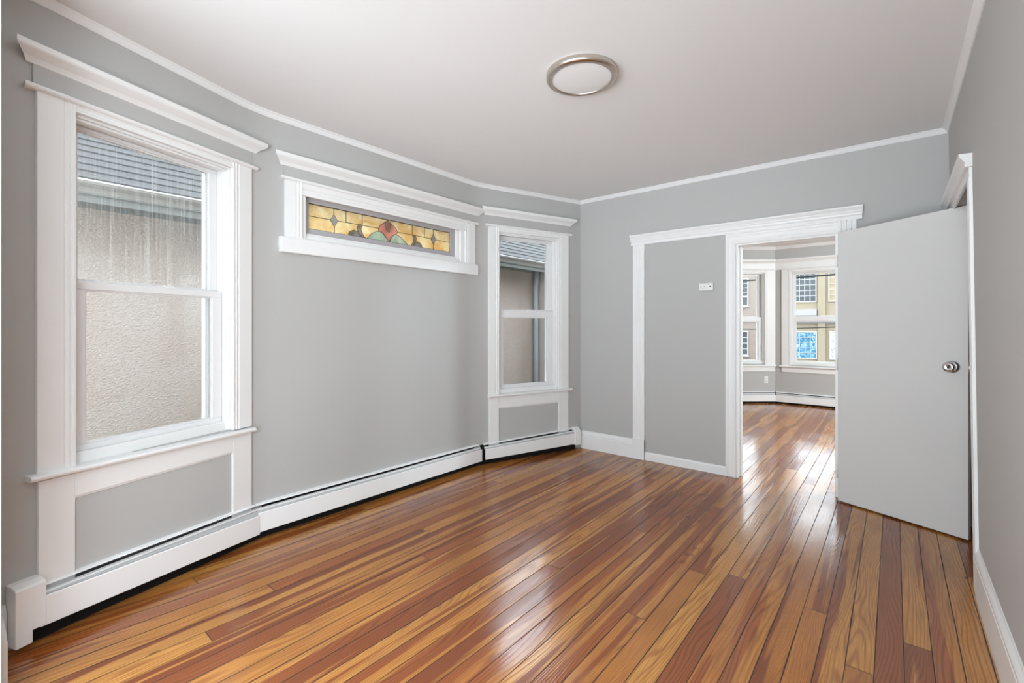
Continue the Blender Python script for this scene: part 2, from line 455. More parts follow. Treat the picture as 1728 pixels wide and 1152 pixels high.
# ------------------------------------------------------------------ mesh building
class MB:
    def __init__(s, frame=WORLD):
        s.v, s.f, s.mi, s.sm, s.fr = [], [], [], [], frame
        s.cur = 0
        s.map = None

    def P(s, u, o, z):
        q = s.fr.at(u, o, z)
        if s.map: q = s.map(q)
        s.v.append(q)
        return len(s.v) - 1

    def face(s, idx, smooth=False):
        s.f.append(idx); s.mi.append(s.cur); s.sm.append(smooth)

    def box(s, u0, u1, o0, o1, z0, z1):
        c = [s.P(u, o, z) for z in (z0, z1) for (u, o) in ((u0, o0), (u1, o0), (u1, o1), (u0, o1))]
        for q in ((3, 2, 1, 0), (4, 5, 6, 7), (0, 1, 5, 4), (1, 2, 6, 5), (2, 3, 7, 6), (3, 0, 4, 7)):
            s.face([c[i] for i in q])
        return s

    def hexa(s, pts):
        """8 points (u,o,z): bottom loop then top loop."""
        c = [s.P(*p) for p in pts]
        for q in ((3, 2, 1, 0), (4, 5, 6, 7), (0, 1, 5, 4), (1, 2, 6, 5), (2, 3, 7, 6), (3, 0, 4, 7)):
            s.face([c[i] for i in q])
        return s

    def prism_u(s, prof, u0, u1, miter=(0, 0), smooth=False):
        """profile [(o,z)] extruded along u; miter: how much the ends run out per unit of o."""
        ob = min(p[0] for p in prof)
        a = [s.P(u0 - miter[0] * (o - ob), o, z) for o, z in prof]
        b = [s.P(u1 + miter[1] * (o - ob), o, z) for o, z in prof]
        k = len(prof)
        for i in range(k):
            j = (i + 1) % k
            s.face([a[i], a[j], b[j], b[i]], smooth)
        s.face(a[::-1]); s.face(b)
        return s

    def prism_z(s, prof, z0, z1):
        """profile [(u,o)] extruded upwards."""
        a = [s.P(u, o, z0) for u, o in prof]
        b = [s.P(u, o, z1) for u, o in prof]
        k = len(prof)
        for i in range(k):
            j = (i + 1) % k
            s.face([a[i], a[j], b[j], b[i]])
        s.face(a[::-1]); s.face(b)
        return s

    def prism_o(s, prof, o0, o1):
        """outline [(u,z)] given a thickness from o0 to o1."""
        a = [s.P(u, o0, z) for u, z in prof]
        b = [s.P(u, o1, z) for u, z in prof]
        k = len(prof)
        for i in range(k):
            j = (i + 1) % k
            s.face([a[i], a[j], b[j], b[i]])
        s.face(a[::-1]); s.face(b)
        return s

    def lathe(s, centre, axis, prof, seg=48, smooth=True):
        """profile [(r, h)] turned about axis through centre (world)."""
        ax = Vector(axis).normalized()
        t = Vector((1, 0, 0)) if abs(ax.x) < 0.9 else Vector((0, 1, 0))
        e1 = ax.cross(t).normalized(); e2 = ax.cross(e1)
        rings = []
        for r, h in prof:
            row = []
            if r < 1e-6:
                s.v.append(Vector(centre) + ax * h); row = [len(s.v) - 1] * seg
            else:
                for i in range(seg):
                    a = 2 * math.pi * i / seg
                    s.v.append(Vector(centre) + ax * h + e1 * (r * math.cos(a)) + e2 * (r * math.sin(a)))
                    row.append(len(s.v) - 1)
            rings.append(row)
        for A, B in zip(rings[:-1], rings[1:]):
            for i in range(seg):
                j = (i + 1) % seg
                q = []
                for k in (A[i], A[j], B[j], B[i]):
                    if k not in q: q.append(k)
                if len(q) > 2: s.face(q, smooth)
        return s

    def tube(s, pts, r, seg=8, flat=1.0):
        rows = []
        pts = [Vector(p) for p in pts]
        for i, p in enumerate(pts):
            t = (pts[min(i + 1, len(pts) - 1)] - pts[max(i - 1, 0)]).normalized()
            up = Vector((0, 0, 1)) if abs(t.z) < 0.9 else Vector((0, 1, 0))
            e1 = t.cross(up).normalized(); e2 = t.cross(e1)
            row = []
            for k in range(seg):
                a = 2 * math.pi * k / seg
                s.v.append(p + e1 * r * math.cos(a) + e2 * r * flat * math.sin(a)); row.append(len(s.v) - 1)
            rows.append(row)
        for A, B in zip(rows[:-1], rows[1:]):
            for k in range(seg):
                j = (k + 1) % seg
                s.face([A[k], A[j], B[j], B[k]], True)
        s.face(rows[0][::-1]); s.face(rows[-1])
        return s

    def build(s, name, mats, parent=None, bevel=0.0, seg=2):
        if not isinstance(mats, (list, tuple)): mats = [mats]
        base = Vector((0, 0, 0))
        if parent is not None:
            q = parent
            while q is not None:
                base += q.location; q = q.parent
        else:
            lo = Vector((min(v.x for v in s.v), min(v.y for v in s.v), min(v.z for v in s.v)))
            hi = Vector((max(v.x for v in s.v), max(v.y for v in s.v), max(v.z for v in s.v)))
            base = Vector(((lo.x + hi.x) / 2, (lo.y + hi.y) / 2, lo.z)) if s.recentre else Vector((0, 0, 0))
        me = bpy.data.meshes.new(name)
        me.from_pydata([v - base for v in s.v], [], s.f)
        for m in mats: me.materials.append(m)
        for p, mi, sm in zip(me.polygons, s.mi, s.sm):
            p.material_index = mi; p.use_smooth = sm
        bm = bmesh.new(); bm.from_mesh(me)
        bmesh.ops.recalc_face_normals(bm, faces=bm.faces)
        bm.to_mesh(me); bm.free()
        ob = bpy.data.objects.new(name, me)
        COL.objects.link(ob)
        if parent is not None: ob.parent = parent
        else: ob.location = base
        if bevel > 0:
            b = ob.modifiers.new('edge', 'BEVEL'); b.width = bevel; b.segments = seg
            b.limit_method = 'ANGLE'; b.angle_limit = math.radians(40)
        return ob

    recentre = False


def tag(o, label, cat, kind=None, group=None):
    o['label'] = label; o['category'] = cat
    if kind: o['kind'] = kind
    if group: o['group'] = group
    return o


def thing(name, loc, label, cat, kind=None, group=None):
    o = bpy.data.objects.new(name, None)
    o.empty_display_size = 0.1
    COL.objects.link(o); o.location = loc
    return tag(o, label, cat, kind, group)


# ------------------------------------------------------------------ floor and ceiling
def rise(x, y):
    """the old floor climbs a little towards the near end of the left wall"""
    d2 = ((x + 2.85) / 0.55) ** 2 + ((y - 0.05) / 0.62) ** 2
    return 0.05 * math.exp(-d2)


fl = MB()
xs = [-3.11 + i * 0.12 for i in range(53)]
ys = [-0.72 + i * 0.12 for i in range(86)]
idx = [[fl.P(x, -y, rise(x, y)) for x in xs] for y in ys]
for j in range(len(ys) - 1):
    for i in range(len(xs) - 1):
        fl.face([idx[j][i], idx[j][i + 1], idx[j + 1][i + 1], idx[j + 1][i]], True)
low = [fl.P(x, -y, -0.12) for x, y in ((xs[0], ys[0]), (xs[-1], ys[0]), (xs[-1], ys[-1]), (xs[0], ys[-1]))]
fl.face(low[::-1])
fl.face([low[0], low[1]] + [idx[0][i] for i in range(len(xs) - 1, -1, -1)])
fl.face([low[2], low[3]] + [idx[-1][i] for i in range(len(xs))])
fl.face([low[3], low[0]] + [idx[j][0] for j in range(len(ys))])
fl.face([low[1], low[2]] + [idx[j][-1] for j in range(len(ys) - 1, -1, -1)])
tag(fl.build('floor', M_FLOOR), 'glossy varnished pine board floor in orange and red brown', 'floor', 'structure')

tag(MB().box(-3.35, 3.13, 0.12, -9.40, CEIL, CEIL + 0.12).build('ceiling', M_CEIL), 'smooth white painted ceiling over both rooms', 'ceiling', 'structure')

# ------------------------------------------------------------------ walls
def cells_wall(name, path, normals, thick, z0, z1, holes, mats, label, smooth=True, zmap=None):
    """path: interior plan points; holes: (s0,s1,za,zb) by arc length. Two skins and reveals."""
    ss = [0.0]
    for a, b in zip(path[:-1], path[1:]): ss.append(ss[-1] + (b - a).length)
    total = ss[-1]

    def pos(sv):
        for i in range(len(path) - 1):
            if sv <= ss[i + 1] + 1e-9 or i == len(path) - 2:
                t = (sv - ss[i]) / (ss[i + 1] - ss[i])
                return path[i].lerp(path[i + 1], t), normals[i].lerp(normals[i + 1], t).normalized()
    cuts = sorted(set([round(v, 5) for v in ss] + [round(v, 5) for h in holes for v in h[:2]]))
    zs = sorted(set([z0, z1] + [v for h in holes for v in h[2:]]))
    m = MB()

    def V(sv, z, side):
        p, nn = pos(sv)
        q = p - nn * (thick if side else 0)
        x, y = q.x, q.y
        if zmap: x += zmap(z)
        m.v.append(Vector((x, y, z))); return len(m.v) - 1
    solid = {}
    for i in range(len(cuts) - 1):
        for j in range(len(zs) - 1):
            cm, zm = (cuts[i] + cuts[i + 1]) / 2, (zs[j] + zs[j + 1]) / 2
            solid[i, j] = not any(h[0] < cm < h[1] and h[2] < zm < h[3] for h in holes)
    skin = {}
    for side in (0, 1):
        for i in range(len(cuts)):
            for j in range(len(zs)):
                skin[side, i, j] = V(cuts[i], zs[j], side)
    for (i, j), sol in solid.items():
        if not sol: continue
        for side in (0, 1):
            m.cur = side if len(mats) > 1 else 0
            m.face([skin[side, i, j], skin[side, i + 1, j], skin[side, i + 1, j + 1], skin[side, i, j + 1]], smooth)
        m.cur = 0
        for di, dj, e in ((-1, 0, ((0, 0), (0, 1))), (1, 0, ((1, 0), (1, 1))), (0, -1, ((0, 0), (1, 0))), (0, 1, ((0, 1), (1, 1)))):
            if solid.get((i + di, j + dj), False): continue
            (a, b), (c, d) = e
            m.face([V(cuts[i + a], zs[j + b], 0), V(cuts[i + c], zs[j + d], 0), V(cuts[i + c], zs[j + d], 1), V(cuts[i + a], zs[j + b], 1)])
    o = m.build(name, mats)
    tag(o, label, 'wall', 'structure')
    return o, total


def fillet_path(pts, tans, seg=10):
    """plan polyline with rounded corners of tangent length tans"""
    out, nor = [], []
    P = [Vector((p[0], p[1], 0)) for p in pts]

    def nrm(a, b):
        d = (b - a).normalized(); return Vector((d.y, -d.x, 0))
    out.append(P[0]); nor.append(nrm(P[0], P[1]))
    for k in range(1, len(P) - 1):
        d0, d1 = (P[k] - P[k - 1]).normalized(), (P[k + 1] - P[k]).normalized()
        t = tans[k - 1]
        a, b = P[k] - d0 * t, P[k] + d1 * t
        for i in range(seg + 1):
            w = i / seg
            q = a * (1 - w) ** 2 + P[k] * 2 * w * (1 - w) + b * w * w
            nn = (Vector((d0.y, -d0.x, 0)) * (1 - w) + Vector((d1.y, -d1.x, 0)) * w).normalized()
            out.append(q); nor.append(nn)
    out.append(P[-1]); nor.append(nrm(P[-2], P[-1]))
    return out, nor


A_START = -0.16
p_start = FA.at(A_START, 0, 0)
LC = (FAR_Y - 3.11) / math.cos(TH)
p_end = FC.at(LC, 0, 0)
path_left, nor_left = fillet_path([(p_start.x, p_start.y), (-3.015, 1.17), (-3.015, 3.11), (p_end.x, p_end.y)], [0.13, 0.12])
len_left = sum((b - a).length for a, b in zip(path_left[:-1], path_left[1:]))
sA = lambda u: u - A_START
fil = sum((path_left[i + 1] - path_left[i]).length for i in range(1, 11))
sB = lambda u: (path_left[1] - path_left[0]).length + fil + (u - 0.13)
sC = lambda u: len_left - (LC - u)
# openings
WA = (0.149, 0.889, 0.70, 2.215)
WB = (0.283, 1.785, 1.87, 2.18)
WC = (0.235, 0.945, 0.64, 2.205)
cells_wall('wall_left', path_left, nor_left, 0.16, 0.0, CEIL,
           [(sA(WA[0]), sA(WA[1]), WA[2], WA[3]), (sB(WB[0]), sB(WB[1]), WB[2], WB[3]), (sC(WC[0]), sC(WC[1]), WC[2], WC[3])],
           [M_WALL, M_BRICK], 'light grey bowed wall with three windows')


def straight(name, a, b, thick, z0, z1, holes, mats, label, zmap=None):
    A, B = Vector((*a, 0)), Vector((*b, 0))
    d = (B - A).normalized(); nn = Vector((d.y, -d.x, 0))
    return cells_wall(name, [A, B], [nn, nn], thick, z0, z1, holes, mats, label, False, zmap)


DOOR_X0, DOOR_X1, DOOR_H = -1.045, -0.33, 2.0
straight('wall_far', (-2.62, FAR_Y), (RIGHT_X + 0.05, FAR_Y), 0.14, 0, CEIL,
         [(DOOR_X0 + 2.62, DOOR_X1 + 2.62, -1, DOOR_H)], [M_WALL], 'light grey far wall with an open doorway')
lean = lambda z: -RIGHT_LEAN * z
RO0, RO1, ROH = 3.235, 4.20, 2.035           # opening in the right wall (y range, height)
straight('wall_right', (RIGHT_X, FAR_Y), (RIGHT_X, -0.12), 0.14, 0, CEIL,
         [(FAR_Y - RO1, FAR_Y - RO0, -1, ROH)], [M_WALL], 'light grey right wall with a closet opening', lean)
straight('wall_near', (-2.36, NEAR_Y - 0.005), (-2.70, NEAR_Y - 0.005), 0.12, 0, CEIL, [], [M_WALL], 'short grey near wall beside the camera')
# closet behind the opening in the right wall
cl = MB()
cl.box(0.456, 1.10, -3.10, -3.16, 0, CEIL).box(0.456, 1.10, -4.22, -4.42, 0, CEIL).box(1.10, 1.16, -3.10, -4.28, 0, CEIL)
tag(cl.build('wall_closet', M_WALL), 'grey closet walls behind the open white door', 'wall', 'structure')
# front room
straight('wall_front_left', (FBL.p.x, FAR_Y + 0.14), (FBL.p.x, FBL.p.y), 0.14, 0, CEIL, [], [M_WALL], 'grey left wall of the front room')
WL = (0.46, 1.165, 0.66, 2.205)
WCC = (0.228, 0.958, 0.66, 2.205)
BAY_W = 1.75
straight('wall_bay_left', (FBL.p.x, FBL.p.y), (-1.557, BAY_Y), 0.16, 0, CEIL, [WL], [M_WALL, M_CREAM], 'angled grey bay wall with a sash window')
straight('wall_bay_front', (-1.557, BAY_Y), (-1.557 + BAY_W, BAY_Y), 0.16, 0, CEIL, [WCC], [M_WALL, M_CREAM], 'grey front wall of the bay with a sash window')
FBR = Frame((-1.557 + BAY_W, BAY_Y), (bd.x, -bd.y))
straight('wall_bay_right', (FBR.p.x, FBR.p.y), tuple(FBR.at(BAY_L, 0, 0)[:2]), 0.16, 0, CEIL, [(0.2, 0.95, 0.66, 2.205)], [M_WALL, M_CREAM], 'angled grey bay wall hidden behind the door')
pr = FBR.at(BAY_L, 0, 0)
straight('wall_front_right', (pr.x, pr.y), (3.0, pr.y), 0.14, 0, CEIL, [], [M_WALL], 'grey front wall to the right of the bay')
straight('wall_hall', (3.0, pr.y), (3.0, -0.30), 0.12, 0, CEIL, [], [M_WALL], 'grey hall wall hidden behind the closet')

# ------------------------------------------------------------------ mouldings along walls
def sweep(path, normals, prof, zmap=None):
    """profile [(o,z)] swept along plan path"""
    m = MB()
    rows = []
    for p, nn in zip(path, normals):
        row = []
        for o, z in prof:
            q = p + nn * o
            x = q.x + (zmap(z) if zmap else 0)
            m.v.append(Vector((x, q.y, z))); row.append(len(m.v) - 1)
        rows.append(row)
    k = len(prof)
    for A, B in zip(rows[:-1], rows[1:]):
        for i in range(k):
            j = (i + 1) % k
            m.face([A[i], A[j], B[j], B[i]])
    m.face(rows[0][::-1]); m.face(rows[-1])
    return m


CROWN = [(0, CEIL - 0.034), (0.006, CEIL - 0.034), (0.012, CEIL - 0.026), (0.022, CEIL - 0.010), (0.03, CEIL - 0.004), (0.03, CEIL), (0, CEIL)]
tag(sweep(path_left, nor_left, CROWN).build('trim_1', M_CEIL), 'thin white cove moulding above the bowed left wall', 'moulding', 'structure')


def line2(a, b):
    A, B = Vector((*a, 0)), Vector((*b, 0)); d = (B - A).normalized(); nn = Vector((d.y, -d.x, 0))
    return [A, B], [nn, nn]


tag(sweep(*line2((-2.59, FAR_Y), (0.30, FAR_Y)), CROWN).build('trim_2', M_CEIL), 'thin white cove moulding above the far doorway wall', 'moulding', 'structure')
tag(sweep(*line2((RIGHT_X, FAR_Y), (RIGHT_X, -0.12)), CROWN, lean).build('trim_3', M_CEIL), 'thin white cove moulding above the right wall', 'moulding', 'structure')


def bay_path(off0=0.0):
    pts = [(FBL.p.x, FAR_Y + 0.14), (FBL.p.x, FBL.p.y), (-1.557, BAY_Y), (-1.557 + BAY_W, BAY_Y), (pr.x, pr.y), (3.0, pr.y)]
    P = [Vector((*p, 0)) for p in pts]; N = []
    for k in range(len(P)):
        ns = []
        if k > 0: d = (P[k] - P[k - 1]).normalized(); ns.append(Vector((d.y, -d.x, 0)))
        if k < len(P) - 1: d = (P[k + 1] - P[k]).normalized(); ns.append(Vector((d.y, -d.x, 0)))
        if len(ns) == 2:
            b = (ns[0] + ns[1]).normalized(); N.append(b / b.dot(ns[0]))
        else: N.append(ns[0])
    return P, N


bp, bn = bay_path()
tag(sweep(bp, bn, [(0, CEIL - 0.045), (0.01, CEIL - 0.045), (0.02, CEIL - 0.03), (0.045, CEIL - 0.008), (0.05, CEIL), (0, CEIL)]).build('trim_4', M_CEIL), 'white crown moulding around the front room ceiling', 'moulding', 'structure')
CORN = [(0, 2.352), (0.012, 2.352), (0.018, 2.362), (0.026, 2.372), (0.044, 2.385), (0.056, 2.394), (0.06, 2.400), (0.06, 2.420), (0, 2.420)]
BEAD = [(0, 2.247), (0.028, 2.247), (0.036, 2.252), (0.038, 2.258), (0.036, 2.264), (0.028, 2.269), (0, 2.269)]
def dz(prof, d): return [(o, z + d) for o, z in prof]
tag(sweep(bp[1:-1], bn[1:-1], CORN).build('trim_5', M_TRIM), 'white cornice band above the front room bay windows', 'moulding', 'structure')
tag(sweep(bp[1:-1], bn[1:-1], [(0, 2.262), (0.006, 2.262), (0.006, 2.352), (0, 2.352)]).build('trim_6', M_TRIM), 'flat white frieze between bay cornice and window heads', 'moulding', 'structure')
tag(sweep(bp[1:-1], bn[1:-1], dz(BEAD, -0.004)).build('trim_7', M_TRIM), 'white bead above the front room bay windows', 'moulding', 'structure')

# ------------------------------------------------------------------ windows
def casing_prof(u0, u1, inner):
    """flat board u0..u1 with beads next to the inner edge ('+' inner at u1, '-' inner at u0)"""
    w = u1 - u0
    pts = [(0, 0), (0, 0.019), (w - 0.040, 0.019), (w - 0.037, 0.015), (w - 0.031, 0.015), (w - 0.027, 0.022), (w - 0.019, 0.022),
           (w - 0.016, 0.017), (w - 0.012, 0.017), (w - 0.009, 0.023), (w, 0.023), (w, 0)]
    if inner == '+': return [(u0 + a, b) for a, b in pts]
    return [(u1 - a, b) for a, b in pts]


def sash(name, fr, root, u0, u1, z0, z1, o0, o1, st, top, bot, glassmat, lock=False, keeper=None):
    m = MB(fr)
    m.box(u0, u0 + st, o1, o0, z0 + bot, z1 - top).box(u1 - st, u1, o1, o0, z0 + bot, z1 - top)
    m.box(u0, u1, o1, o0 + 0.001, z1 - top, z1).box(u0, u1, o1, o0 + 0.001, z0, z0 + bot)
    s = m.build(name, M_VINYL, root, 0.003)
    om = (o0 + o1) / 2
    b = MB(fr)                               # glazing bead
    g = 0.007
    a0, a1, c0, c1 = u0 + st, u1 - st, z0 + bot, z1 - top
    for ob in (om + 0.003, om - 0.009):
        b.box(a0, a0 + g, ob, ob + 0.006, c0, c1).box(a1 - g, a1, ob, ob + 0.006, c0, c1)
        b.box(a0 + g, a1 - g, ob, ob + 0.006, c1 - g, c1).box(a0 + g, a1 - g, ob, ob + 0.006, c0, c0 + g)
    b.build('glazing_bead', M_VINYL, s)
    MB(fr).box(a0 + 0.001, a1 - 0.001, om - 0.002, om + 0.002, c0 + 0.001, c1 - 0.001).build('pane', glassmat, s)
    if lock:
        k = MB(fr); uc = (u0 + u1) / 2 + lock
        k.box(uc - 0.035, uc + 0.035, o1 + 0.004, o0 - 0.002, z1, z1 + 0.007).box(uc - 0.012, uc + 0.03, o1 + 0.008, o0 - 0.006, z1 + 0.007, z1 + 0.013)
        k.build('sash_lock', M_VINYL, s, 0.002)
    return s


def make_window(name, fr, hole, cas, label, meet, rails, stool_z, cornice=None, bead=None, apron='panel', glass_up=None,
                panel_z=0.57, panel_low=0.10, stile=0.06, stool_over=(0.03, 0.012), lock=0.02, low_top=0.045, stool_dz=0.0, stops=0.006):
    u0, u1, z0, z1 = hole
    base = fr.at((u0 + u1) / 2, 0, 0)
    root = thing(name, base, label, 'window', 'structure')
    cl0, cr1 = cas
    # casings
    m = MB(fr)
    m.prism_z(casing_prof(cl0, u0, '+'), stool_z, 2.25)
    m.build('casing', M_TRIM, root, 0.0015)
    m = MB(fr); m.prism_z(casing_prof(u1, cr1, '-'), stool_z, 2.25)
    m.build('casing', M_TRIM, root, 0.0015)
    m = MB(fr)
    hp = [(0, z1), (0.022, z1), (0.022, z1 + 0.010), (0.016, z1 + 0.014), (0.016, z1 + 0.022), (0.021, z1 + 0.028), (0.021, 2.25), (0, 2.25)]
    m.prism_u(hp, u0, u1).build('head_casing', M_TRIM, root, 0.0015)
    if bead: MB(fr).prism_u(BEAD, bead[0], bead[1], (0.3, 0.3)).build('head_bead', M_TRIM, root)
    if cornice:
        MB(fr).prism_u(CORN, cornice[0], cornice[1], (0.95, 0.95)).build('cornice', M_TRIM, root)
        # painted frieze board between bead and cornice
        MB(fr).box(cornice[0] + 0.012, cornice[1] - 0.012, 0.0, 0.010, 2.266, 2.354).build('frieze', M_WALL, root, 0.002)
    # jamb lining with stop beads
    t = 0.012
    m = MB(fr)
    m.box(u0 - 0.001, u0 + t, -0.17, 0.0, z0, z1).box(u1 - t, u1 + 0.001, -0.17, 0.0, z0, z1).box(u0 + t, u1 - t, -0.17, 0.0, z1 - t, z1 + 0.001)
    m.box(u0 + t, u0 + t + stops, -0.048, -0.012, z0, z1 - t).box(u1 - t - stops, u1 - t, -0.048, -0.012, z0, z1 - t).box(u0 + t, u1 - t, -0.04, -0.012, z1 - t - 0.010, z1 - t)
    m.build('jamb', M_TRIM, root, 0.002)
    # storm frame outside
    sf = 0.042
    m = MB(fr)
    m.box(u0 + t, u0 + t + sf, -0.165, -0.135, z0, z1 - t).box(u1 - t - sf, u1 - t, -0.165, -0.135, z0, z1 - t)
    m.box(u0 + t + sf, u1 - t - sf, -0.165, -0.135, z1 - t - 0.014, z1 - t).box(u0 + t + sf, u1 - t - sf, -0.165, -0.135, z0, z0 + 0.03)
    m.build('storm_frame', M_VINYL, root, 0.002)
    # sashes
    a, b = u0 + t + 0.002, u1 - t - 0.002
    sash('upper_sash', fr, root, a, b, meet - 0.035, z1 - t - 0.001, -0.092, -0.127, stile - 0.012, rails[0], 0.04, glass_up or M_GLASS)
    sash('lower_sash', fr, root, a, b, z0 + 0.045, meet, -0.052, -0.088, stile, low_top, rails[1], M_GLASS, lock)
    # sill riser, stool
    MB(fr).box(u0 + t, u1 - t, -0.165, -0.046, z0 - 0.01, z0 + 0.044).build('sill', M_TRIM, root, 0.004)
    MB(fr).box(u0, u1, -0.05, -0.02, z0 - 0.02, z0 + 0.05).build('sill_riser', M_TRIM, root, 0.004)
    s0, s1 = cl0 - stool_over[0], cr1 + stool_over[1]
    m = MB(fr)
    zt = stool_z
    prof = [(-0.02, -0.026), (0.036, -0.026), (0.046, -0.022), (0.051, -0.013), (0.046, -0.004), (0.036, 0.0), (-0.02, 0.0)]
    aa = [m.P(s0, o, zt + z + stool_dz) for o, z in prof]; bb = [m.P(s1, o, zt + z - stool_dz) for o, z in prof]
    for i in range(len(prof)):
        j = (i + 1) % len(prof); m.face([aa[i], aa[j], bb[j], bb[i]])
    m.face(aa[::-1]); m.face(bb)
    m.build('stool', M_TRIM, root, 0.003)
    zb = stool_z - 0.026
    if apron == 'panel':
        m = MB(fr)
        m.box(cl0 + 0.004, u0, 0, 0.018, panel_low, zb).box(u1, cr1, 0, 0.018, panel_low, zb)
        m.box(u0, u1, 0, 0.018, panel_z, zb)
        m.build('apron_frame', M_TRIM, root, 0.003)
        MB(fr).box(u0 - 0.002, u1 + 0.002, 0, 0.006, panel_low, panel_z + 0.002).build('apron_panel', M_PANEL, root)
        m = MB(fr)
        m.prism_u([(0.005, panel_z - 0.012), (0.012, panel_z - 0.008), (0.014, panel_z), (0.005, panel_z)], u0, u1)
        m.build('panel_moulding', M_TRIM, root)
    else:
        MB(fr).prism_u([(0, zb - 0.085), (0.012, zb - 0.085), (0.016, zb - 0.075), (0.018, zb), (0, zb)], cl0, cr1).build('apron', M_TRIM, root, 0.002)
    return root


make_window('window_1', FA, WA, (0.024, 1.014), 'large white sash window at the near end of the left wall', 1.500, (0.018, 0.028), 0.698,
            (0.003, 1.037), (-0.008, 1.034), glass_up=M_GLASSD, panel_z=0.572, stile=0.058, stool_over=(0.032, 0.010), lock=0.06, low_top=0.036, stool_dz=0.008)
make_window('window_3', FC, WC, (0.125, 1.072), 'narrow white sash window at the far end of the left wall', 1.456, (0.03, 0.030), 0.648,
            (0.094, 1.097), (0.098, 1.095), panel_z=0.515, stile=0.07, stool_over=(0.004, 0.040), lock=0.03, low_top=0.07, stops=0.012)
for nm, fr, hole, cas, lb in (('window_4', FBL, WL, (0.33, 1.345), 'left front room sash window facing the brick building'),
                              ('window_5', FBC, WCC, (0.098, 1.09), 'front room sash window facing the cream building')):
    make_window(nm, fr, hole, cas, lb, 1.455, (0.03, 0.015), 0.640, None, None, 'plain', stile=0.055, stool_over=(0.03, 0.0 if nm == 'window_4' else 0.03), low_top=0.075)
make_window('window_6', FBR, (0.2, 0.95, 0.66, 2.205), (0.08, 1.07), 'front room sash window hidden behind the open door', 1.455, (0.03, 0.015), 0.640, None, None, 'plain', stile=0.055, low_top=0.075)

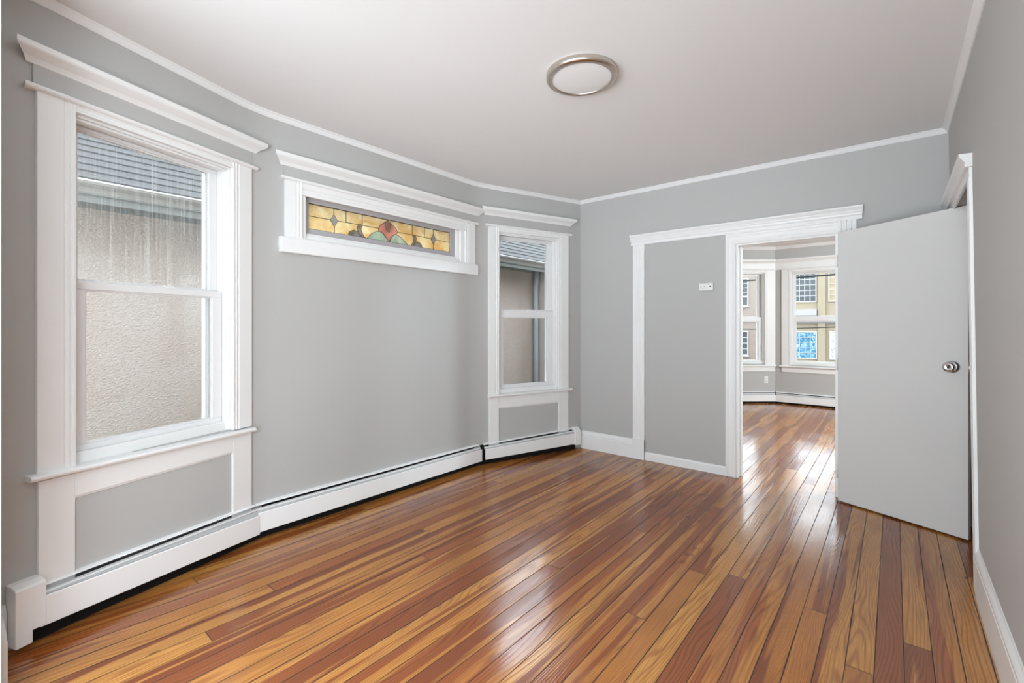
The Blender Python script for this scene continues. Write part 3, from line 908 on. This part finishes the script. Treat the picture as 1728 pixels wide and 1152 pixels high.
# ---- stained glass transom
def stained_window():
    fr = FB
    u0, u1, z0, z1 = WB
    root = thing('window_2', fr.at((u0 + u1) / 2, 0, 0), 'long stained glass window high on the left wall', 'window', 'structure')
    for (a, b, side) in ((0.175, u0, '+'), (u1, 1.913, '-')):
        MB(fr).prism_z(casing_prof(a, b, side), 1.868, 2.25).build('casing', M_TRIM, root, 0.0015)
    MB(fr).prism_u([(0, z1 - 0.02), (0.020, z1 - 0.02), (0.020, z1 + 0.0), (0.014, z1 + 0.006), (0.014, z1 + 0.02), (0.020, z1 + 0.028), (0.020, 2.25), (0, 2.25)], u0, u1).build('head_casing', M_TRIM, root, 0.0015)
    MB(fr).prism_u(dz(BEAD, -0.008), 0.152, 1.934, (0.3, 0.3)).build('head_bead', M_TRIM, root)
    MB(fr).prism_u(dz(CORN, -0.022), 0.156, 1.953, (0.95, 0.95)).build('cornice', M_TRIM, root)
    MB(fr).box(0.17, 1.94, 0, 0.010, 2.258, 2.332).build('frieze', M_WALL, root, 0.002)
    MB(fr).prism_u([(0, 1.772), (0.030, 1.772), (0.034, 1.776), (0.034, 1.862), (0.030, 1.872), (-0.10, 1.876), (-0.10, 1.80), (0, 1.80)], 0.141, 1.937).build('sill_board', M_TRIM, root, 0.003)
    # stepped stop mouldings inside the opening
    m = MB(fr)
    m.box(u0 - 0.001, u0 + 0.030, -0.14, 0.008, 1.87, 2.181).box(u1 - 0.050, u1 + 0.001, -0.14, 0.008, 1.87, 2.181)
    m.box(u0 + 0.030, u1 - 0.050, -0.14, 0.008, 2.172, 2.181).box(u0 + 0.030, u1 - 0.050, -0.14, -0.004, 1.87, 1.905)
    m.box(u1 - 0.082, u1 - 0.050, -0.14, -0.012, 1.905, 2.172).box(u0 + 0.030, u0 + 0.042, -0.14, -0.012, 1.905, 2.172)
    m.box(u0 + 0.042, u1 - 0.082, -0.14, -0.022, 1.905, 1.922)
    m.build('stop_moulding', M_TRIM, root, 0.003)
    s0, s1, t0, t1 = 0.325, 1.703, 1.922, 2.172
    g0, g1, h0, h1 = 0.355, 1.655, 1.960, 2.136
    m = MB(fr)
    m.box(s0, g0, -0.075, -0.038, t0, t1).box(g1, s1, -0.075, -0.038, t0, t1).box(g0, g1, -0.075, -0.038, h1, t1).box(g0, g1, -0.075, -0.038, t0, h0)
    sh = m.build('sash', M_STAINSASH, root, 0.002)
    MB(fr).box(g0 - 0.001, g1 + 0.001, -0.058, -0.054, h0 - 0.001, h1 + 0.001).build('amber_pane', M_AMBER, sh)
    red = [(0.913, 2.054), (0.922, 2.072), (0.934, 2.086), (0.968, 2.109), (0.998, 2.133), (1.028, 2.109), (1.063, 2.093), (1.083, 2.070), (1.092, 2.053), (1.081, 2.029), (1.054, 2.027), (1.032, 1.998), (1.011, 1.966), (0.99, 1.99), (0.968, 2.012), (0.94, 2.030), (0.926, 2.033), (0.913, 2.032)]
    brown = [(0.972, 2.103), (0.998, 2.129), (1.028, 2.102), (1.024, 2.07), (1.015, 2.041), (0.993, 2.041), (0.978, 2.07)]
    gl_ = [(0.812, 1.962), (0.828, 1.977), (0.850, 2.003), (0.876, 2.019), (0.900, 2.029), (0.926, 2.033), (0.95, 2.022), (0.968, 2.005), (0.986, 1.985), (1.006, 1.962)]
    gr_ = [(1.014, 1.962), (1.030, 1.995), (1.045, 2.017), (1.062, 2.027), (1.081, 2.029), (1.105, 2.024), (1.126, 2.014), (1.15, 1.998), (1.176, 1.980), (1.195, 1.962)]
    cl_ = [(0.772, 2.055), (0.757, 2.058), (0.741, 2.053), (0.731, 2.036), (0.732, 2.017), (0.745, 1.992), (0.772, 1.965), (0.800, 1.965), (0.783, 1.98), (0.772, 1.998), (0.764, 2.022)]
    cr_ = [(1.239, 2.053), (1.262, 2.054), (1.278, 2.044), (1.281, 2.02), (1.270, 1.993), (1.245, 1.965), (1.222, 1.965), (1.240, 1.985), (1.249, 2.01), (1.247, 2.03)]
    al_ = [(0.655, 1.962), (0.662, 1.98), (0.676, 1.997), (0.703, 2.009), (0.734, 2.003), (0.752, 1.985), (0.766, 1.962)]
    ali = [(0.677, 1.962), (0.688, 1.977), (0.704, 1.986), (0.722, 1.987), (0.736, 1.981), (0.748, 1.962)]
    ar_ = [(1.242, 1.962), (1.252, 1.98), (1.271, 1.997), (1.290, 2.006), (1.310, 2.004), (1.334, 1.986), (1.345, 1.962)]
    ari = [(1.262, 1.962), (1.272, 1.976), (1.285, 1.985), (1.302, 1.988), (1.316, 1.980), (1.327, 1.962)]
    dl_ = [(0.545, 2.092), (0.575, 2.052), (0.549, 2.006), (0.518, 2.051)]
    dr_ = [(1.464, 2.092), (1.494, 2.049), (1.465, 2.003), (1.435, 2.051)]
    k = 0
    for nm, mt, polys in (('rose_petals', M_RED, [red]), ('brown_bud', M_BROWN, [brown]), ('green_leaf', M_GREEN, [gl_]), ('green_leaf', M_GREEN, [gr_]),
                          ('scroll', M_OLIVE, [cl_]), ('scroll', M_OLIVE, [cr_]), ('arch', M_OLIVE, [al_]), ('arch', M_OLIVE, [ar_]),
                          ('arch_core', M_CLEARG, [ali]), ('arch_core', M_CLEARG, [ari]), ('diamond', M_CLEARG, [dl_]), ('diamond', M_CLEARG, [dr_])):
        for poly in polys:
            d = 0.0016 if nm in ('brown_bud', 'arch_core') else 0.0
            MB(fr).prism_o(poly, -0.0538, -0.0528 + d).build(nm, mt, sh)
    m = MB(fr)

    def came(pts, r=0.0022):
        m.tube([fr.at(u, -0.0525, z) for u, z in pts], r, 6)
    for poly in (red, brown, gl_, gr_, cl_, cr_, al_, ali, ar_, ari, dl_, dr_):
        came(poly + [poly[0]], 0.0018)
    for ln in ([(g0, 2.050), (0.518, 2.051)], [(0.545, h1), (0.545, 2.092)], [(0.549, 2.006), (0.549, h0)], [(0.575, 2.052), (0.772, 2.055), (0.913, 2.054)],
               [(0.640, h1), (0.640, 2.053)], [(0.772, h1), (0.772, 2.055)], [(1.092, 2.053), (1.239, 2.053), (1.435, 2.051)], [(1.237, h1), (1.237, 2.053)],
               [(1.464, h1), (1.464, 2.092)], [(1.465, 2.003), (1.465, h0)], [(1.494, 2.049), (g1, 2.049)], [(1.366, h1), (1.366, 2.052)],
               [(g0 + .002, h0 + .002), (g1 - .002, h0 + .002), (g1 - .002, h1 - .002), (g0 + .002, h1 - .002), (g0 + .002, h0 + .002)]):
        came(ln)
    m.build('lead_came', M_LEAD, sh)


stained_window()

# ------------------------------------------------------------------ baseboard heaters
def heater(label, fr, u0, u1, zb, zt, back, depth=0.065, cap0=None, cap1=None, group=None, open_gap=1.0, gap_end=None):
    """zb, zt, back: (left, right) heights of front panel bottom, front panel top, cover back edge"""
    root = thing('baseboard_heater', fr.at((u0 + u1) / 2, 0, 0), label, 'heater', None, group)
    L = lambda pair, u: pair[0] + (pair[1] - pair[0]) * (u - u0) / (u1 - u0)

    def prism(name, prof, mt, a=u0, b=u1, bevel=0.0):
        """prof: list of (o, key, dz) with key naming the height line"""
        m = MB(fr); lines = {'b': zb, 't': zt, 'k': back}
        A = [m.P(a, o, L(lines[k], a) + d) for o, k, d in prof]
        B = [m.P(b, o, L(lines[k], b) + d) for o, k, d in prof]
        for i in range(len(prof)):
            j = (i + 1) % len(prof); m.face([A[i], A[j], B[j], B[i]])
        m.face(A[::-1]); m.face(B)
        return m.build(name, mt, root, bevel)
    D = depth
    prism('front_panel', [(D - 0.008, 'b', 0.006), (D - 0.003, 'b', 0), (D, 'b', 0.002), (D, 't', -0.004), (D - 0.004, 't', 0), (D - 0.008, 't', -0.004)], M_HEAT, bevel=0.0012)
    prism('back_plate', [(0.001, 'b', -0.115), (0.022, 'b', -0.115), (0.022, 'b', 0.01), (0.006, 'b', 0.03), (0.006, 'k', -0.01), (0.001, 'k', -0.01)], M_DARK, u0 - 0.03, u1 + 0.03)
    # top cover: flat ledge with a short turned lip
    prism('top_cover', [(0.0, 'k', 0), (0.026, 'k', -0.004), (0.031, 'k', -0.010), (0.027, 'k', -0.010), (0.0, 'k', -0.005)], M_HEAT)
    # damper blade behind the slot
    prism('damper', [(0.035, 'k', -0.0225), (D - 0.015, 't', -0.001), (D - 0.014, 't', -0.010), (0.034, 'k', -0.034)], M_HEATD)
    prism('damper_rib', [(0.043, 'k', -0.0275), (0.046, 'k', -0.0290), (0.046, 'k', -0.034), (0.043, 'k', -0.034)], M_HEAT)
    prism('fin_tube', [(0.008, 'b', 0.02), (D - 0.014, 'b', 0.02), (D - 0.014, 't', -0.03), (0.008, 't', -0.03)], M_FINS, u0 + 0.02, u1 - 0.02)
    for c in (cap0, cap1):
        if not c: continue
        a, b, zlo, zhi, zbk = c[:5]
        m = MB(fr)
        o1 = D + 0.004
        prof = [(0, zlo), (o1, zlo), (o1, zhi - 0.008), (o1 - 0.006, zhi), (0.034, zbk - 0.002), (0, zbk)]
        m.prism_u(prof, a, b)
        e = m.build('end_cap', M_HEAT, root, 0.003)
        if len(c) > 5:                           # little foot that drops lower at the outer side
            MB(fr).prism_u([(0, c[5]), (o1, c[5]), (o1, zlo + 0.002), (0, zlo + 0.002)], a, a + (b - a) * 0.55).build('cap_foot', M_HEAT, e, 0.003)
    return root


heater('white baseboard heater below the large near window', FA, 0.012, 1.030, (0.106, 0.042), (0.226, 0.158), (0.262, 0.219),
       cap0=(-0.062, 0.030, 0.112, 0.290, 0.300, 0.064), group='baseboard heaters along the bowed wall')
heater('long white baseboard heater below the stained glass window', FB, -0.006, 1.955, (0.053, 0.043), (0.172, 0.154), (0.216, 0.195), group='baseboard heaters along the bowed wall')
heater('white baseboard heater below the narrow far window', FC, 0.066, 1.128, (0.052, 0.063), (0.152, 0.176), (0.192, 0.224),
       cap1=(1.124, 1.196, 0.050, 0.200, 0.232), group='baseboard heaters along the bowed wall')
heater('white baseboard heater below the left front room window', FBL, 0.10, BAY_L - 0.02, (0.03, 0.03), (0.140, 0.140), (0.19, 0.19), 0.055, group='baseboard heaters in the front room bay')
heater('white baseboard heater below the middle front room window', FBC, 0.02, BAY_W - 0.05, (0.03, 0.03), (0.140, 0.140), (0.19, 0.19), 0.055, group='baseboard heaters in the front room bay')

# ------------------------------------------------------------------ far wall trim
def fluted(u0, u1, o=0.02):
    w = u1 - u0
    p = [(0, 0), (0, o), (0.16, o), (0.19, o - 0.006), (0.25, o - 0.006), (0.29, o + 0.001), (0.40, o + 0.001), (0.44, o - 0.007), (0.52, o - 0.007),
         (0.56, o + 0.002), (0.68, o + 0.002), (0.72, o - 0.005), (0.80, o - 0.005), (0.84, o + 0.003), (1.0, o + 0.003), (1.0, 0)]
    return [(u0 + a * w, b) for a, b in p]


HEADP = [(0, 2.092), (0.022, 2.092), (0.024, 2.100), (0.020, 2.106), (0.020, 2.118), (0.028, 2.128), (0.030, 2.140), (0.036, 2.150), (0.036, 2.158), (0.044, 2.170), (0.050, 2.178), (0.050, 2.190), (0, 2.190)]
m = MB(FF); m.prism_z(fluted(-1.985, -1.866), 0, 2.095); m.box(-1.990, -1.866, 0, 0.027, 0, 0.19); m.box(-1.990, -1.866, 0, 0.030, 0.185, 0.197)
tag(m.build('trim_8', M_TRIM, None, 0.0015), 'white fluted casing left of the closed-up doorway bay', 'casing', 'structure')
m = MB(FF); m.prism_z([(-0.541 - u, o) for u, o in fluted(-0.326, -0.215)][::-1], 0, 2.095)
tag(m.build('trim_9', M_TRIM, None, 0.0015), 'white fluted casing right of the doorway, behind the door', 'casing', 'structure')
m = MB(FF); m.prism_u(HEADP, -2.000, -0.185, (0.2, 0.2))
tag(m.build('trim_10', M_TRIM, None, 0.001), 'long white moulded head above the doorway', 'moulding', 'structure')
m = MB(FF)
def cas2(u0, u1):
    w = u1 - u0
    return [(u0 + a * w, b) for a, b in [(0, 0), (0, 0.017), (0.12, 0.020), (0.22, 0.018), (0.3, 0.014), (0.62, 0.013), (0.72, 0.016), (0.9, 0.017), (1, 0.012), (1, 0)]]
vp = cas2(-1.128, -1.045)
lo_ = [m.P(u, o, 0) for u, o in vp]; hi_ = [m.P(u, o, 2.0 + (-1.045 - u) * 0.092 / 0.083) for u, o in vp]
for i in range(len(vp)):
    j = (i + 1) % len(vp); m.face([lo_[i], lo_[j], hi_[j], hi_[i]])
m.face(lo_[::-1]); m.face(hi_)
# mitred head of the inner casing
hp = [(b, 2.0 + (1 - a) * 0.092) for a, b in [((u + 1.128) / 0.083, o) for u, o in cas2(-1.128, -1.045)]]
A_ = [m.P(-1.045 - (z - 2.0) * 0.083 / 0.092, o, z) for o, z in hp]; B_ = [m.P(-0.326, o, z) for o, z in hp]
for i in range(len(hp)):
    j = (i + 1) % len(hp); m.face([A_[i], A_[j], B_[j], B_[i]])
m.face(A_[::-1]); m.face(B_)
tag(m.build('trim_11', M_TRIM, None, 0.0012), 'white inner casing around the open doorway', 'casing', 'structure')
m = MB(FF)
m.box(DOOR_X0 - 0.001, DOOR_X0 + 0.016, -0.145, 0.004, 0, DOOR_H).box(DOOR_X1 - 0.016, DOOR_X1 + 0.001, -0.145, 0.004, 0, DOOR_H).box(DOOR_X0 + 0.016, DOOR_X1 - 0.016, -0.145, 0.004, DOOR_H - 0.012, DOOR_H + 0.001)
m.box(DOOR_X0 + 0.016, DOOR_X0 + 0.028, -0.10, -0.055, 0, DOOR_H - 0.012)
tag(m.build('trim_12', M_TRIM, None, 0.0015), 'white jamb lining of the open doorway', 'jamb', 'structure')
BB = [(0, 0), (0.020, 0), (0.020, 0.135), (0.016, 0.142), (0.018, 0.150), (0.014, 0.165), (0.008, 0.176), (0.006, 0.186), (0, 0.186)]
tag(MB(FF).prism_u(BB, -2.575, -1.990).build('baseboard_far', M_TRIM), 'tall white moulded baseboard in the far left corner', 'baseboard', 'structure')
m = MB(FF); m.prism_u([(0, 0), (0.012, 0), (0.012, 0.062), (0.009, 0.072), (0.005, 0.078), (0, 0.078)], -1.866, -1.128)
tag(m.build('baseboard_middle', M_TRIM), 'low white baseboard under the wall thermostat box', 'baseboard', 'structure')

# right wall baseboard and closet casing (follows the lean of the wall)
def leanmap(v): return Vector((v.x - RIGHT_LEAN * v.z, v.y, v.z))
BR = [(0, 0), (0.016, 0), (0.016, 0.175), (0.012, 0.182), (0.017, 0.192), (0.017, 0.204), (0.012, 0.216), (0.006, 0.228), (0.004, 0.236), (0, 0.236)]
m = MB(FR); m.map = leanmap; m.prism_u(BR, -3.12, 0.12)
tag(m.build('baseboard_right', M_TRIM), 'tall white moulded baseboard along the right wall', 'baseboard', 'structure')
m = MB(FR); m.map = leanmap
m.prism_z(fluted(-3.235, -3.118, 0.011), 0, 2.02)
tag(m.build('trim_13', M_TRIM, None, 0.0015), 'white casing on the right wall beside the door edge', 'casing', 'structure')
m = MB(FR); m.map = leanmap
m.box(-4.25, -3.118, 0, 0.012, 2.02, 2.07)
m.prism_u([(0, 2.066), (0.026, 2.066), (0.030, 2.074), (0.026, 2.082), (0.030, 2.092), (0.046, 2.112), (0.050, 2.130), (0, 2.130)], -4.262, -3.105, (0, 0.25))
tag(m.build('trim_14', M_TRIM, None, 0.0012), 'white cornice head over the closet opening', 'moulding', 'structure')
# near end of the room
m = MB(FN); m.box(2.25, 2.36, 0, 0.020, 0, CEIL - 0.001).box(2.235, 2.37, -0.12, 0.0, 0, CEIL - 0.001)
tag(m.build('trim_15', M_TRIM, None, 0.002), 'white casing edge at the extreme left beside the camera', 'casing', 'structure')
m = MB(FN); m.prism_u([(0, 0), (0.040, 0), (0.040, 0.20), (0.026, 0.222), (0, 0.222)], 2.37, 2.66)
tag(m.build('baseboard_near', M_TRIM, None, 0.002), 'white baseboard running off the left edge', 'baseboard', 'structure')
m = MB(FA); m.prism_u([(0, 0.02), (0.018, 0.02), (0.018, 0.20), (0.010, 0.225), (0, 0.23)], -0.15, -0.064)
tag(m.build('baseboard_left', M_TRIM, None, 0.002), 'short white baseboard between near heater and corner', 'baseboard', 'structure')

# ------------------------------------------------------------------ the open door
HX, HY, EX, EY = -0.322, 4.172, 0.343, 3.888
FD = Frame((HX, HY), (EX - HX, EY - HY))
DW = math.hypot(EX - HX, EY - HY)
door = thing('door_1', (HX, HY, 0), 'plain white flush door standing open by the right wall', 'door', 'structure')
m = MB(FD)
m.hexa([(0, -0.035, 0.010), (DW, -0.035, 0.012), (DW, 0, 0.012), (0, 0, 0.010), (0, -0.035, 1.992), (DW, -0.035, 2.030), (DW, 0, 2.030), (0, 0, 1.992)])
leaf = m.build('leaf', M_DOOR, door, 0.002)
kn = FD.at(0.650, 0, 1.050)
m = MB()
m.lathe(kn, FD.n, [(0, -0.001), (0.037, -0.001), (0.037, 0.003), (0.034, 0.008), (0.023, 0.012), (0.015, 0.015), (0.0125, 0.026), (0.015, 0.032), (0.025, 0.038), (0.030, 0.047), (0.030, 0.056), (0.026, 0.062), (0.014, 0.064), (0.012, 0.0625), (0, 0.0625)], 40)
knob = m.build('door_knob', M_CHROME, door)
MB().lathe(kn, FD.n, [(0, 0.062), (0.0055, 0.062), (0.0055, 0.066), (0.0042, 0.0675), (0, 0.0675)], 20).build('lock_button', M_BLACK, knob)
m = MB(FD); m.box(DW - 0.002, DW + 0.0015, -0.030, -0.006, 1.02, 1.08); m.box(DW, DW + 0.008, -0.024, -0.012, 1.042, 1.058)
m.build('latch_plate', M_NICKEL, door)
for z in (0.22, 1.02, 1.78):
    MB().tube([(HX - 0.004, HY - 0.001, z - 0.045), (HX - 0.004, HY - 0.001, z + 0.045)], 0.006, 10).build('hinge', M_TRIM, door)

# ------------------------------------------------------------------ ceiling light
lc = Vector((-1.276, 2.117, CEIL))
lamp = thing('ceiling_light', lc, 'round flush ceiling light with brushed nickel ring', 'ceiling light')
MB().lathe(lc, (0, 0, -1), [(0.168, 0.0), (0.182, 0.0), (0.187, 0.004), (0.187, 0.022), (0.184, 0.030), (0.178, 0.033), (0.163, 0.036), (0.157, 0.034), (0.155, 0.028), (0.155, 0.018), (0.168, 0.018), (0.168, 0.0)], 96).build('ring', M_NICKEL, lamp)
MB().lathe(lc, (0, 0, -1), [(0, 0.002), (0.160, 0.002), (0.160, 0.028), (0.150, 0.030), (0.08, 0.033), (0, 0.034)], 96).build('diffuser', M_LENS, lamp)

# fill light added to brighten the front room, out of view
pl = bpy.data.lights.new('front_room_fill', 'POINT')
pl.energy = 300; pl.shadow_soft_size = 0.12; pl.color = (0.80, 0.93, 1.0)
po = bpy.data.objects.new('front_room_fill', pl); COL.objects.link(po); po.location = (1.9, 6.4, 2.2)
pl2 = bpy.data.lights.new('rear_fill', 'POINT')      # fill light added behind the camera to brighten this room
pl2.energy = 34; pl2.shadow_soft_size = 0.15; pl2.color = (0.84, 0.95, 1.0)
po2 = bpy.data.objects.new('rear_fill', pl2); COL.objects.link(po2); po2.location = (-1.1, -0.6, 1.4)

# ------------------------------------------------------------------ wall box and outlet
th = thing('thermostat', FF.at(-1.287, 0, 1.615), 'small white wall box with three dots beside the doorway', 'thermostat')
MB(FF).box(-1.347, -1.227, 0, 0.028, 1.616, 1.684).build('housing', M_PLASTIC, th, 0.004)
m = MB(FF)
MB().lathe(FF.at(-1.252, 0.0275, 1.652), (0, -1, 0), [(0, 0), (0.006, 0), (0.006, 0.0012), (0, 0.0012)], 16).build('button', M_BLACK, th)
for u, z in ((-1.330, 1.649), (-1.302, 1.650), (-1.316, 1.636)):
    MB().lathe(FF.at(u, 0.0275, z), (0, -1, 0), [(0, 0), (0.0038, 0), (0.0038, 0.0008), (0, 0.0008)], 12).build('screw_hole', M_HEATD, th)
ou = BAY_L - 0.155
ol = thing('power_outlet', FBL.at(ou, 0, 0.33), 'white double socket below the left front room window', 'outlet')
MB(FBL).box(ou - 0.035, ou + 0.035, 0, 0.006, 0.333, 0.447).build('cover_plate', M_PLASTIC, ol, 0.002)
for z in (0.365, 0.415):
    s = MB(FBL).box(ou - 0.017, ou + 0.017, 0.006, 0.009, z - 0.016, z + 0.016).build('socket', M_PLASTIC, ol, 0.002)
    MB(FBL).box(ou - 0.009, ou - 0.006, 0.0088, 0.0094, z - 0.006, z + 0.008).box(ou + 0.006, ou + 0.009, 0.0088, 0.0094, z - 0.006, z + 0.008).build('slot', M_BLACK, s)

# ------------------------------------------------------------------ the neighbour's house across the alley
NX, GX = -4.70, -4.35
YC = 6.285
nh = thing('neighbour_house', (NX, 2.5, -1.2), 'stucco house with grey shingle roof outside the left windows', 'house')
m = MB(); m.box(NX - 0.2, NX, 3.0, -YC - 0.2, -1.2, 2.24); m.box(NX, NX + 0.28, -YC, -YC - 3.0, -1.2, 2.20)
m.build('stucco_wall', M_STUCCO, nh)
FY = Frame((NX, 0), (0, 1))          # u = y, o = +x from the stucco wall
m = MB(FY); m.box(-3, YC + 2.5, 0.0, 0.30, 2.236, 2.25)
m.build('soffit', M_SOFFIT, nh)
m = MB(FY); m.box(-3, YC + 2.5, 0.0, 0.022, 2.19, 2.237); m.box(-3, YC + 2.5, 0.262, 0.285, 2.18, 2.33)
m.build('frieze_board', M_SOFFIT, nh, 0.003)
gx = GX - NX
m = MB(FY)
prof = [(gx - 0.065, 2.242), (gx - 0.052, 2.238), (gx - 0.048, 2.262), (gx - 0.040, 2.280), (gx - 0.018, 2.294), (gx - 0.006, 2.304), (gx - 0.003, 2.322), (gx - 0.006, 2.322), (gx - 0.010, 2.306), (gx - 0.022, 2.298), (gx - 0.046, 2.284), (gx - 0.056, 2.26), (gx - 0.060, 2.246)]
m.prism_u(prof, -3, YC + 2.5)
g = m.build('gutter', M_GUTTER, nh)
m = MB(FY); m.prism_u([(gx - 0.008, 2.320), (gx + 0.001, 2.320), (gx + 0.002, 2.330), (gx - 0.008, 2.331)], -3, YC + 2.5)
m.build('gutter_lip', M_GUTLIP, g)
m = MB(); m.box(NX - 0.2, -3.3, 3.5, 3.3, -1.2, 6.0)  # unseen mass added to stop low sky glow entering the alley
m.build('alley_light_block', M_STUCCO, nh)
# shingle roof in overlapping courses
m = MB(FY)
pitch = 0.68
for k in range(26):
    o0 = 0.325 - k * 0.117; o1 = o0 - 0.140
    z0 = 2.335 + k * 0.117 * pitch
    z1 = z0 + 0.140 * pitch
    m.hexa([(-3, o1, z1 - 0.012), (YC + 2.5, o1, z1 - 0.012), (YC + 2.5, o0, z0), (-3, o0, z0), (-3, o1, z1), (YC + 2.5, o1, z1), (YC + 2.5, o0, z0 + 0.014), (-3, o0, z0 + 0.014)])
m.build('shingle_roof', M_SHINGLE, nh)
# downspout in the corner with its elbow
m = MB()
xd, yd = NX + 0.07, YC - 0.07
m.tube([(xd + 0.03, yd - 0.01, 2.24), (xd + 0.015, yd, 2.05), (xd, yd, 1.95), (xd, yd + 0.01, 0.9), (xd, yd + 0.02, -1.1)], 0.040, 12)
m.build('downspout', M_PIPE, nh)
tag(MB().box(-30, 30, 3.6, -40, -1.45, -1.20).build('ground', M_ASPHALT), 'asphalt street and alley ground outside', 'ground', 'structure')

tag(MB().box(0.2, 3.13, -4.6, -8.9, CEIL + 0.125, 9.0).box(3.2, 22, 0.3, -8.9, -1.2, 9.0).box(-30, -9.5, 0, -1.5, -1.2, 9.0).build('wall_light_block', M_BRICK), 'unseen brick masses added to block low sky light', 'wall', 'structure')  # unseen masses added to keep the low sky glow off the street fronts
# ------------------------------------------------------------------ buildings across the street
SY = 28.0
FS = Frame((0, SY), (1, 0))


def facade_window(root, name, x0, x1, z0, z1, cols, rows, pane_mat, frame_mat, rail=None, sill=True, fw=0.05, bar=0.028):
    m = MB(FS)
    m.box(x0 - fw, x0, -0.02, 0.05, z0 - fw, z1 + fw).box(x1, x1 + fw, -0.02, 0.05, z0 - fw, z1 + fw)
    m.box(x0, x1, -0.02, 0.05, z1, z1 + fw).box(x0, x1, -0.02, 0.05, z0 - fw, z0)
    w = m.build(name, frame_mat, root)
    MB(FS).box(x0, x1, 0.002, 0.010, z0, z1).build('pane', pane_mat, w)
    m = MB(FS)
    for i in range(1, cols):
        x = x0 + (x1 - x0) * i / cols
        m.box(x - bar / 2, x + bar / 2, 0.008, 0.03, z0 if rail is None else rail, z1)
    for j in range(1, rows):
        lo = z0 if rail is None else rail
        z = lo + (z1 - lo) * j / rows
        m.box(x0, x1, 0.008, 0.03, z - bar / 2, z + bar / 2)
    if rail is not None: m.box(x0, x1, -0.02, 0.03, rail - 0.05, rail + 0.03)
    if m.v: m.build('muntin_grid', frame_mat, w)
    if sill: MB(FS).box(x0 - 0.09, x1 + 0.09, 0, 0.10, z0 - fw - 0.07, z0 - fw).build('sill', M_LEDGE, w)


bk = thing('brick_building', (-8, SY, -1.2), 'tan brick building across the street seen through the left bay window', 'building')
MB(FS).box(-16, -5.02, -1.0, 0, -1.2, 5.0).build('brick_wall', M_BRICK, bk)
MB(FS).prism_u([(0, 1.55), (0.05, 1.55), (0.05, 1.60), (0, 1.62)], -16, -5.02).build('brick_course', M_BRICK, bk)
for z0, z1, rail in ((2.46, 3.90, 2.95), (-0.28, 0.98, None)):
    for x0 in (-7.18, -9.6, -12.0):
        facade_window(bk, 'window', x0, x0 + 0.92, z0, z1, 2, 4, M_ROOMDARK, M_OUTTRIM, rail)
cr = thing('cream_building', (-1, SY, -1.2), 'cream painted building across the street with blue lower window', 'building')
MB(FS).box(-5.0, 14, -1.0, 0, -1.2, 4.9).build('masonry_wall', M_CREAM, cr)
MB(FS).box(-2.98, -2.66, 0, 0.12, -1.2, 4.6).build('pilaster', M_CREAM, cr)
MB(FS).prism_u([(0, 1.42), (0.12, 1.45), (0.30, 1.62), (0.32, 1.72), (0.32, 1.80), (0, 1.84)], -5.0, 14).build('ledge', M_LEDGE, cr)
MB(FS).box(-4.95, -3.02, 0, 0.22, 1.84, 2.16).build('flower_box', M_LEDGE, cr)
facade_window(cr, 'window', -4.03, -3.09, 2.58, 3.98, 4, 5, M_ROOMDARK, M_OUTTRIM, sill=False)
facade_window(cr, 'window', -2.50, -1.56, 2.58, 3.98, 4, 5, M_PANEREFL, M_OUTTRIM, sill=False)
facade_window(cr, 'window', -0.9, 0.04, 2.58, 3.98, 4, 5, M_ROOMDARK, M_OUTTRIM, sill=False)
facade_window(cr, 'window', -4.03, -3.07, -0.33, 0.98, 4, 5, M_BLUE, M_OUTTRIM, sill=False, bar=0.018)
facade_window(cr, 'window', -2.45, -1.50, -0.33, 0.98, 3, 5, M_SQUIG, M_OUTTRIM, sill=False, bar=0.018)
for nm, pts, r, lb in (('power_line', [(-12, 20, 3.25), (-5, 20, 3.10), (-2.8, 20, 3.112), (-1.6, 20, 3.14), (8, 20, 3.7)], 0.034, 'thick black cable crossing the top of the front windows'),
                       ('power_line', [(-12, 20, 1.35), (-4.8, 20, 1.172), (-4.0, 20, 1.178), (-2.8, 20, 1.212), (-1.6, 20, 1.268), (8, 20, 1.9)], 0.020, 'thin black cable crossing the lower panes of the front windows')):
    tag(MB().tube(pts, r, 8).build(nm, M_ROPE), lb, 'cable')
